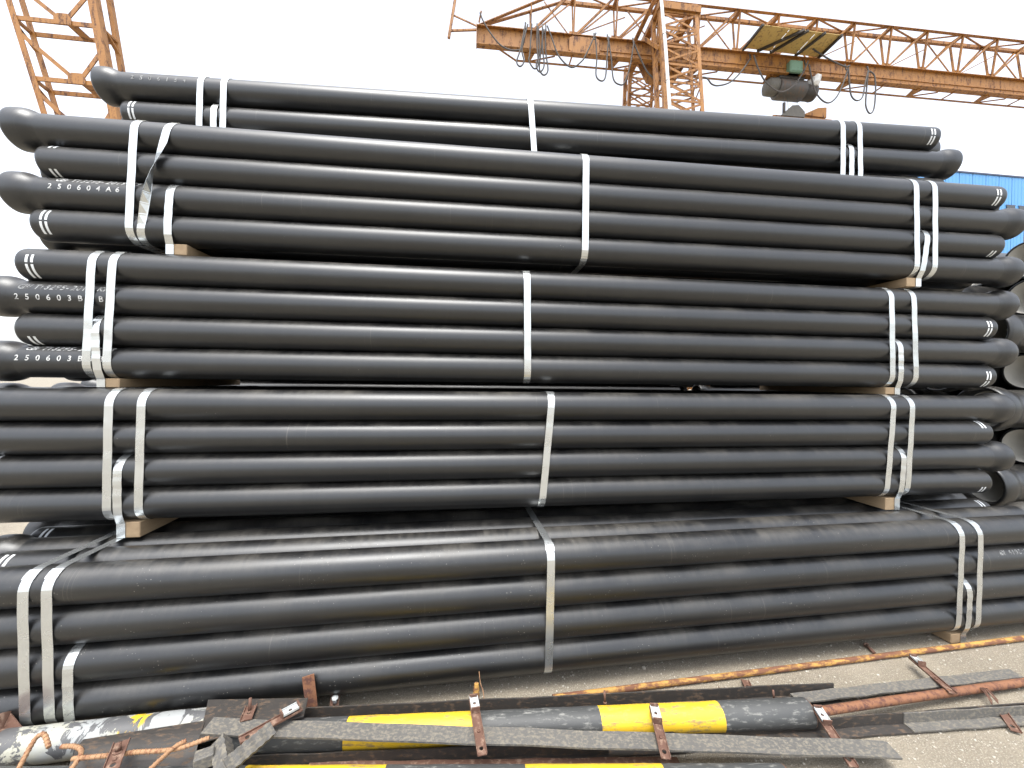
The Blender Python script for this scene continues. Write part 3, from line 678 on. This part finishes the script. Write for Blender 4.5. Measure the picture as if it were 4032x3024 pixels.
# ------------------------------------------------------------------ tree at the far left edge
tr = thing('broadleaf_tree', 'small green leafy tree glimpsed beyond the left pipe ends', 'tree', (-13.75, 12.2, 0))
obj('trunk', MB().tube([(0, 0, 0), (.05, 0, .9), (.0, .05, 1.8), (.1, 0, 2.6)], [.09, .075, .055, .02], 8), 'bark', tr)
lf = MB()
for i in range(2600):
    cl = random.choice([(0, 0, 2.3, .75), (.55, .1, 2.2, .5), (-.6, .2, 2.4, .55), (.2, -.4, 2.7, .5), (.75, -.1, 2.55, .4), (-.2, .3, 1.8, .5)])
    d_ = Vector((random.gauss(0, 1), random.gauss(0, 1), random.gauss(0, 1))).normalized() * cl[3] * random.uniform(.5, 1)
    p = Vector(cl[:3]) + d_; a = Vector((random.gauss(0, 1), random.gauss(0, 1), random.gauss(0, .5))).normalized(); b = a.orthogonal().normalized()
    lf.add([p, p + a * .04 + b * .03, p + a * .10, p + a * .04 - b * .03], [(0, 1, 2, 3)])
obj('crown', lf, 'leaf', tr)

# ------------------------------------------------------------------ scrap steel in the foreground
def lsec(name, label, p, q, leg, th, mat, roll=0, group=None, cat='angle iron', flip=False, leg2=None):
    "angle iron: horizontal flange from y=0 towards -Y, vertical flange down (or up if flip) at the back"
    L = (Vector(q) - Vector(p)).length; l2 = leg2 or leg
    if flip: pr = [(0, 0), (0, l2), (-th, l2), (-th, th), (-leg, th), (-leg, 0)]
    else: pr = [(0, 0), (-leg, 0), (-leg, -th), (-th, -th), (-th, -l2), (0, -l2)]
    ns = 24; vs = []; 
    for i in range(ns + 1):
        x = L * i / ns; wob = .0016 * math.sin(i * 1.7 + L * 5)
        for a, b in pr: vs.append((x, a + wob, b + .0012 * math.sin(i * 1.1 + L * 3)))
    fs = [(i * 6 + k, i * 6 + (k + 1) % 6, (i + 1) * 6 + (k + 1) % 6, (i + 1) * 6 + k) for i in range(ns) for k in range(6)]
    o0 = ns * 6; fs += [(0, 1, 2, 3), (0, 3, 4, 5), (o0 + 3, o0 + 2, o0 + 1, o0), (o0 + 5, o0 + 4, o0 + 3, o0)]
    o = obj(name, MB().add(vs, fs), mat); o.matrix_world = frame(p, q, roll)
    return tag(o, label, cat, group)
def pole(name, label, p, q, r, bands, rust_end=True, n=32):
    "striped pole made of painted bands butted end to end"
    o = thing(name, label, 'pole', group='striped steel poles'); o.matrix_world = frame(p, q)
    for x0, x1, mat in bands:
        k = max(2, int((x1 - x0) / .06))
        m = MB().lathe([(x0 + (x1 - x0) * i / k, r + .0006 * math.sin(i * 2.1 + x0 * 9)) for i in range(k + 1)], n)
        obj('painted_band', m, mat, o)
    xe = bands[-1][1]; xs0 = bands[0][0]
    obj('cut_rim', MB().lathe([(xe, r), (xe + .004, r - .001), (xe + .004, r - .006), (xe - .25, r - .0065)], n), 'rust_orange', o)
    obj('pole_bore', MB().lathe([(xs0, r), (xs0, r - .006), (xe - .2, r - .007)], n), 'steel_dark', o)
    return o
Y, B = 'pole_yellow', 'pole_black'
# pole lying along the foot of the stack
p0, p1 = Vector((-.95, 1.752, .078)), Vector((1.585, 1.632, .062)); L = (p1 - p0).length
pole('striped_pole', 'black and yellow banded steel pole lying along the foot of the stack', p0, p1, .057, [(0, .475, B), (.475, 1.005, Y), (1.005, 1.56, B), (1.56, 2.115, Y), (2.115, L, B)])
p0, p1 = Vector((-1.75, 1.66, .058)), Vector((1.23, 1.352, .058)); L = (p1 - p0).length
pole('striped_pole', 'black and yellow banded steel pole nearest the camera, cut off by the bottom edge', p0, p1, .057, [(0, .955, B), (.955, 1.478, Y), (1.478, 2.005, B), (2.005, 2.53, Y), (2.53, L, B)])
# peeling pole with base flange at the left
p0, p1 = Vector((-1.86, 1.80, .078)), Vector((-1.06, 1.832, .078)); L = (p1 - p0).length
pk = thing('flanged_pole', 'peeling pale grey pole with a rusty base flange at lower left', 'pole'); pk.matrix_world = frame(p0, p1)
obj('painted_band', MB().lathe([(i * .04, .063 + .0007 * math.sin(i * 1.3)) for i in range(int(L / .04) + 1)], 32), 'peel', pk)
obj('pole_bore', MB().lathe([(L - .02, .063), (L - .02, .055), (.2, .055)], 32), 'steel_dark', pk)
obj('base_flange', MB().lathe([(-.012, .05), (-.012, .118), (.008, .12), (.008, .064), (.02, .066), (.03, .0635)], 36), 'rust', pk)
for a in range(4):
    bb = R(35 + 90 * a); gm = MB().add([(.01, .062 * math.sin(bb), .062 * math.cos(bb)), (.075, .062 * math.sin(bb), .062 * math.cos(bb)), (.01, .112 * math.sin(bb), .112 * math.cos(bb))] + [(x, y + .006 * math.cos(bb), z_ - .006 * math.sin(bb)) for x, y, z_ in ((.01, .062 * math.sin(bb), .062 * math.cos(bb)), (.075, .062 * math.sin(bb), .062 * math.cos(bb)), (.01, .112 * math.sin(bb), .112 * math.cos(bb)))],
        [(0, 1, 2), (5, 4, 3), (0, 3, 4, 1), (1, 4, 5, 2), (2, 5, 3, 0)]); obj('flange_rib', gm, 'rust', pk)
# angle irons
lsec('angle_iron', 'long mottled grey angle iron crossing in front of the striped pole', (-1.018, 1.767, .16), (1.776, 1.450, .08), .072, .008, 'steel_dirty', roll=R(4), group='angle irons on the ground')
lsec('angle_iron', 'long dark angle iron lying behind the striped pole against the stack', (-1.25, 1.905, .022), (1.85, 1.762, .022), .062, .007, 'steel_dark', flip=True, group='angle irons on the ground', leg2=.06)
lsec('angle_iron', 'grey angle iron at right with a rusty cut end, under a clip bar', (1.60, 1.744, .062), (2.93, 1.780, .056), .055, .007, 'steel_dirty', group='angle irons on the ground', roll=R(3), leg2=.05)
lsec('angle_iron', 'dark angle iron running to the right frame edge below the rusty rod', (.60, 1.622, .006), (3.1, 1.566, .006), .052, .006, 'steel_dark', flip=True, group='angle irons on the ground', leg2=.055)
lsec('angle_iron', 'pale dusty angle iron butted onto the right end of the dark one', (2.03, 1.585, .012), (3.2, 1.540, .012), .05, .006, 'steel_dirty', flip=True, group='angle irons on the ground', leg2=.05)
lsec('angle_iron', 'brown angle iron between the two striped poles', (-.95, 1.690, .008), (.62, 1.592, .008), .05, .006, 'steel_dark', flip=True, group='angle irons on the ground', leg2=.055)
lsec('angle_iron', 'thin dark strip of angle iron half hidden under the mottled one', (-.6, 1.665, .03), (.9, 1.545, .012), .045, .006, 'rust', flip=False, group='angle irons on the ground', leg2=.03)
# rods
def rod(name, label, pts, r, mat, cat='rod', group=None, n=12, k=8):
    return tag(obj(name, MB().tube(smooth_path(pts, k), r, n), mat), label, cat, group)
rod('steel_rod', 'thin yellow rod with flaking paint running right beside the stack', [(.45, 1.893, .017), (1.4, 1.936, .019), (2.4, 1.988, .017), (3.461, 2.039, .018), (4.2, 2.075, .017)],   .0148, 'rod_yellow', group='rods on the ground')
rod('steel_rod', 'rusty orange rod resting on the dark angle iron at lower right', [(1.58, 1.606, .083), (2.1, 1.655, .060), (2.92, 1.717, .032), (3.5, 1.756, .021)], .019, 'rust_orange', group='rods on the ground')
def rebar(label, pts):
    o = thing('rebar', label, 'rebar', group='bent rusty reinforcing bars')
    pp = smooth_path(pts, 8); obj('core', MB().tube(pp, .0075, 10), 'rebar', o)
    rb = MB(); L_ = 0
    for i in range(1, len(pp) - 1):
        d = (pp[i + 1] - pp[i - 1]); 
        if d.length < 1e-6: continue
        seg = (pp[i] - pp[i - 1]).length; L_ += seg
        if L_ > .011:
            L_ = 0; d.normalize(); u = d.orthogonal().normalized(); v = d.cross(u)
            rb.tube([pp[i] + (u * math.cos(a) + v * math.sin(a)) * .0082 + d * (.004 * math.sin(a)) for a in [k * .785 for k in range(8)]], .0013, 5, closed=True)
    if rb.v: obj('ribs', rb, 'rebar', o)
    return o
rebar('bent rusty rebar with a hooked tip over the peeling pole', [(-1.545, 1.55, .15), (-1.606, 1.689, .18), (-1.595, 1.704, .198), (-1.575, 1.70, .2), (-1.53, 1.667, .18)])
rebar('curled rusty rebar bending down beside the peeling pole', [(-1.476, 1.653, .19), (-1.43, 1.648, .19), (-1.389, 1.628, .19), (-1.377, 1.604, .18), (-1.37, 1.54, .165)])
rebar('long rusty rebar lying across the dark plate at lower left', [(-1.40, 1.607, .18), (-1.259, 1.607, .18), (-1.192, 1.609, .181), (-1.051, 1.600, .187), (-.952, 1.627, .195)])
rebar('short pale rusty rebar crossing over the long one', [(-1.092, 1.51, .185), (-1.056, 1.592, .197), (-1.025, 1.615, .203)])
# plates
def plate(name, label, pts, th, mat, cat='steel plate', group=None):
    m = MB().quadplate(pts, th).mesh(name, .0012); return tag(obj(name, m, mat), label, cat, group)
plate('steel_plate', 'dark rusty plate lying over the left end of the mottled angle iron', [(-1.106, 1.880, .152), (-.675, 1.847, .150), (-.656, 1.748, .150), (-1.014, 1.668, .146)], .007, 'steel_dark')
def curved_plate():
    m = MB(); vs = []; n = 10
    for i in range(n + 1):
        f_ = i / n; 
        a = Vector((-1.465, 1.725, .150)).lerp(Vector((-1.43, 1.61, .095)), f_); b = Vector((-1.050, 1.768, .150)).lerp(Vector((-.995, 1.60, .095)), f_)
        up_ = Vector((0, 0, .022 * math.sin(math.pi * f_)))
        for p in (a, b): vs += [p + up_, p + up_ - Vector((0, 0, .006))]
    fs = []
    for i in range(n):
        o = i * 4; fs += [(o, o + 2, o + 6, o + 4), (o + 1, o + 5, o + 7, o + 3), (o, o + 4, o + 5, o + 1), (o + 2, o + 3, o + 7, o + 6)]
    fs += [(0, 1, 3, 2), (n * 4, n * 4 + 2, n * 4 + 3, n * 4 + 1)]
    return m.add(vs, fs)
tag(obj('curved_plate', curved_plate(), 'steel_dark'), 'dark bowed steel sheet in front of the peeling pole', 'steel plate')
plate('upright_plate', 'rust brown strip of plate standing up behind the dark plate', [(-.722, 1.897, .205), (-.668, 1.893, .222), (-.642, 1.874, .06), (-.695, 1.876, .06)], .005, 'rust_orange')
# V of short angle irons
lsec('short_angle', 'short grey angle iron forming the left arm of a V', (-.915, 1.648, .19), (-.79, 1.47, .19), .05, .006, 'steel_dirty', roll=R(35), group='short V angle irons')
lsec('short_angle', 'short grey angle iron forming the right arm of a V', (-.715, 1.635, .185), (-.80, 1.48, .19), .05, .006, 'steel_dirty', roll=R(-40), group='short V angle irons')
tag(obj('steel_block', MB().add([Vector(p) for p in ((-.985, 1.60, .175), (-.925, 1.615, .18), (-.905, 1.575, .18), (-.965, 1.555, .175), (-.985, 1.60, .13), (-.925, 1.615, .13), (-.905, 1.575, .13), (-.965, 1.555, .13))], [(0, 1, 2, 3), (7, 6, 5, 4), (0, 4, 5, 1), (1, 5, 6, 2), (2, 6, 7, 3), (3, 7, 4, 0)]).mesh('steel_block', .004), 'steel_dirty'), 'small grey steel block beside the left arm of the V', 'steel block')
# clip bars: channel strip with a zinc clamp and holes
def holed_strip(L, w_, th, holes):
    "flat strip along X with round holes, lips along both sides"
    m = MB(); xs_ = [0.0]
    for hx_, hr in holes: xs_ += [hx_ - w_ * .42, hx_ + w_ * .42]
    xs_.append(L); z0, z1 = 0, th
    def block(xa, xb): m.box((xa, -w_ / 2, z0), (xb, w_ / 2, z1))
    prev = 0.0
    for hx_, hr in holes:
        xa, xb = hx_ - w_ * .42, hx_ + w_ * .42
        if xa > prev: block(prev, xa)
        N = 16; outer = []; inner = []
        for k in range(N):
            a = 2 * math.pi * k / N; c_, s_ = math.cos(a), math.sin(a); q = 1 / max(abs(c_), abs(s_))
            outer.append((hx_ + c_ * q * w_ * .42, s_ * q * w_ / 2)); inner.append((hx_ + c_ * hr, s_ * hr))
        vs = [(x, y, z) for z in (z0, z1) for x, y in outer + inner]; fs = []
        for k in range(N):
            k2 = (k + 1) % N
            fs += [(k, N + k, N + k2, k2), (2 * N + k, 2 * N + k2, 3 * N + k2, 3 * N + k), (N + k, 3 * N + k, 3 * N + k2, N + k2), (k, k2, 2 * N + k2, 2 * N + k)]
        m.add(vs, fs); prev = xb
    if prev < L: block(prev, L)
    for sy in (-1, 1): m.box((0, sy * w_ / 2 - .0015, z1 - .0005), (L, sy * w_ / 2 + .0015, z1 + .006))
    return m
def clip_bar(label, p, q, clamp=True, roll=0, w_=.036, rivet=True):
    p = Vector(p); q = Vector(q); L_ = (q - p).length
    o = thing('clip_bar', label, 'clip bar', group='rusty clip bars'); o.matrix_world = frame(p, q, roll)
    obj('strip', holed_strip(L_, w_, .004, [(L_ - .026, .0085)] if L_ > .08 else [(L_ * .5, .008)]), 'rust', o)
    if clamp:
        c0 = .012; c1 = .07
        obj('clamp_plate', holed_strip(c1 - c0, w_ * .92, .004, [((c1 - c0) * .5, .007)]), 'zinc', o, (c0, 0, .016))
        obj('clamp_jaw', MB().box((c0 - .006, -w_ * .5, .004), (c0 - .001, w_ * .5, .032)), 'rust', o)
        obj('clamp_jaw', MB().box((c1 + .001, -w_ * .5, .004), (c1 + .006, w_ * .5, .032)), 'rust', o)
        obj('clamp_bolt', MB().lathe([(0, .0), (0, .006), (.009, .006), (.009, 0)], 8), 'rust', o, ((c0 + c1) / 2, 0, .006), (0, R(-90), 0))
    if rivet and L_ > .12:
        obj('rivet', MB().lathe([(.004, .0), (.004, .007), (.009, .006), (.010, 0)], 12), 'rust', o, (L_ * .62, 0, 0), (0, R(-90), 0))
    return o
clip_bar('rusty clip bar slanting across the left end of the mottled angle iron', (-.670, 1.756, .176), (-.842, 1.622, .172))
clip_bar('rusty clip bar standing over the yellow and black joint of the pole', (.055, 1.752, .158), (.085, 1.505, .135))
clip_bar('rusty clip bar over the right yellow band of the pole', (.842, 1.640, .142), (.793, 1.438, .112))
clip_bar('rusty clip bar at the rusty cut end of the striped pole', (1.600, 1.605, .100), (1.555, 1.385, .052))
clip_bar('rusty clip bar bridging the grey angle iron and the rusty rod', (2.492, 1.905, .052), (2.391, 1.649, .068), w_=.034)
clip_bar('short rusty clip with a slot at the right frame edge', (2.560, 1.582, .030), (2.495, 1.488, .012), clamp=False)
clip_bar('rusty clip plate with a bolt over the long rebar', (-1.262, 1.640, .198), (-1.215, 1.53, .185), clamp=False, w_=.045)
clip_bar('small rusty clip with a bright bolt behind the dark angle iron', (-.590, 1.955, .072), (-.582, 1.895, .028), clamp=False)
clip_bar('small grey clip lying under the yellow rod', (1.482, 1.905, .012), (1.450, 1.83, .022), clamp=False)
clip_bar('rust stained clip with a stud on the dark plate', (-.893, 1.812, .158), (-.878, 1.738, .158), clamp=False, w_=.042)
clip_bar('small rusty clip half buried between rod and angle iron at centre right', (.40, 1.90, .010), (.405, 1.84, .012), clamp=False, w_=.028)
clip_bar('small rusty clip left of the grey clip under the yellow rod', (1.325, 1.868, .010), (1.305, 1.81, .014), clamp=False, w_=.026)
def bolt(label, p, q, r=.007, mat='rust'):
    o = thing('bolt', label, 'bolt', group='loose bolts'); o.matrix_world = frame(p, q); L_ = (Vector(q) - Vector(p)).length
    obj('shank', MB().lathe([(0, 0), (0, r), (L_, r), (L_, 0)], 10), mat, o); obj('head', MB().lathe([(-.008, 0), (-.008, r * 1.7), (-.0005, r * 1.7), (-.0005, 0)], 6), mat, o)
    return o
bolt('rusty loose bolt on the bare ground near the stack', (2.412, 2.085, .013), (2.396, 2.027, .010), .009)
bolt('bright bolt head on the small rusty clip', (-.583, 1.920, .078), (-.585, 1.925, .055), .009, 'zinc')
bolt('dark stud standing on the dark plate', (-.888, 1.785, .162), (-.892, 1.80, .205), .006)
bolt('small bolt standing at the back of the striped pole', (.66, 1.745, .10), (.66, 1.752, .145), .005)
bolt('small bolt near the right end of the striped pole', (1.475, 1.70, .08), (1.475, 1.706, .118), .005)
bolt('bolt through the rusty clip plate at lower left', (-1.245, 1.60, .20), (-1.245, 1.605, .225), .009)
tag(obj('yellow_peg', MB().tube([(.073, 1.870, .045), (.074, 1.878, .10), (.074, 1.880, .128)], [.015, .0155, .011], 12), 'rod_yellow'), 'short yellow peg standing behind the clip bar', 'peg')
rod('wire', 'thin bent wire sticking up beside the yellow peg', [(.112, 1.86, .05), (.106, 1.885, .085), (.095, 1.915, .10), (.088, 1.935, .145)], .002, 'rebar', cat='wire', n=6)
tag(obj('wire_bundle', (lambda m: [m.tube(smooth_path([(2.60 + .006 * k, 1.70 - .004 * k, .052), (2.585 + .006 * k, 1.66, .055 + .004 * (k % 2)), (2.565 + .012 * k, 1.615 + .008 * (k % 3), .03)], 5), .0025, 6) for k in range(6)] and m)(MB()), 'rust'), 'frayed bundle of rusty wire over the orange rod', 'wire')

# ------------------------------------------------------------------ loose grit on the ground
gr = MB(); ico = bmesh.new(); bmesh.ops.create_icosphere(ico, subdivisions=1, radius=1); iv = [v.co.copy() for v in ico.verts]; ifc = [tuple(v.index for v in f.verts) for f in ico.faces]; ico.free()
for i in range(6500):
    x = random.uniform(-2.2, 4.2); y = random.uniform(1.25, 2.35)
    s_ = .0016 + .0045 * random.random() ** 4
    if random.random() < .01: s_ *= 1.9
    sc = (s_ * random.uniform(.8, 1.5), s_ * random.uniform(.8, 1.4), s_ * random.uniform(.5, .9)); a = random.random() * 6.28
    ca, sa = math.cos(a), math.sin(a)
    gr.add([(x + (v.x * ca - v.y * sa) * sc[0] * random.uniform(.85, 1.15), y + (v.x * sa + v.y * ca) * sc[1], s_ * .3 + v.z * sc[2]) for v in iv], ifc)
gr.smooth = set()
me = bpy.data.meshes.new('loose_grit'); me.from_pydata(gr.v, [], gr.f); me.update()
tag(obj('loose_grit', me, 'pebble'), 'loose pale grit scattered over the yard ground', 'gravel', kind='stuff')
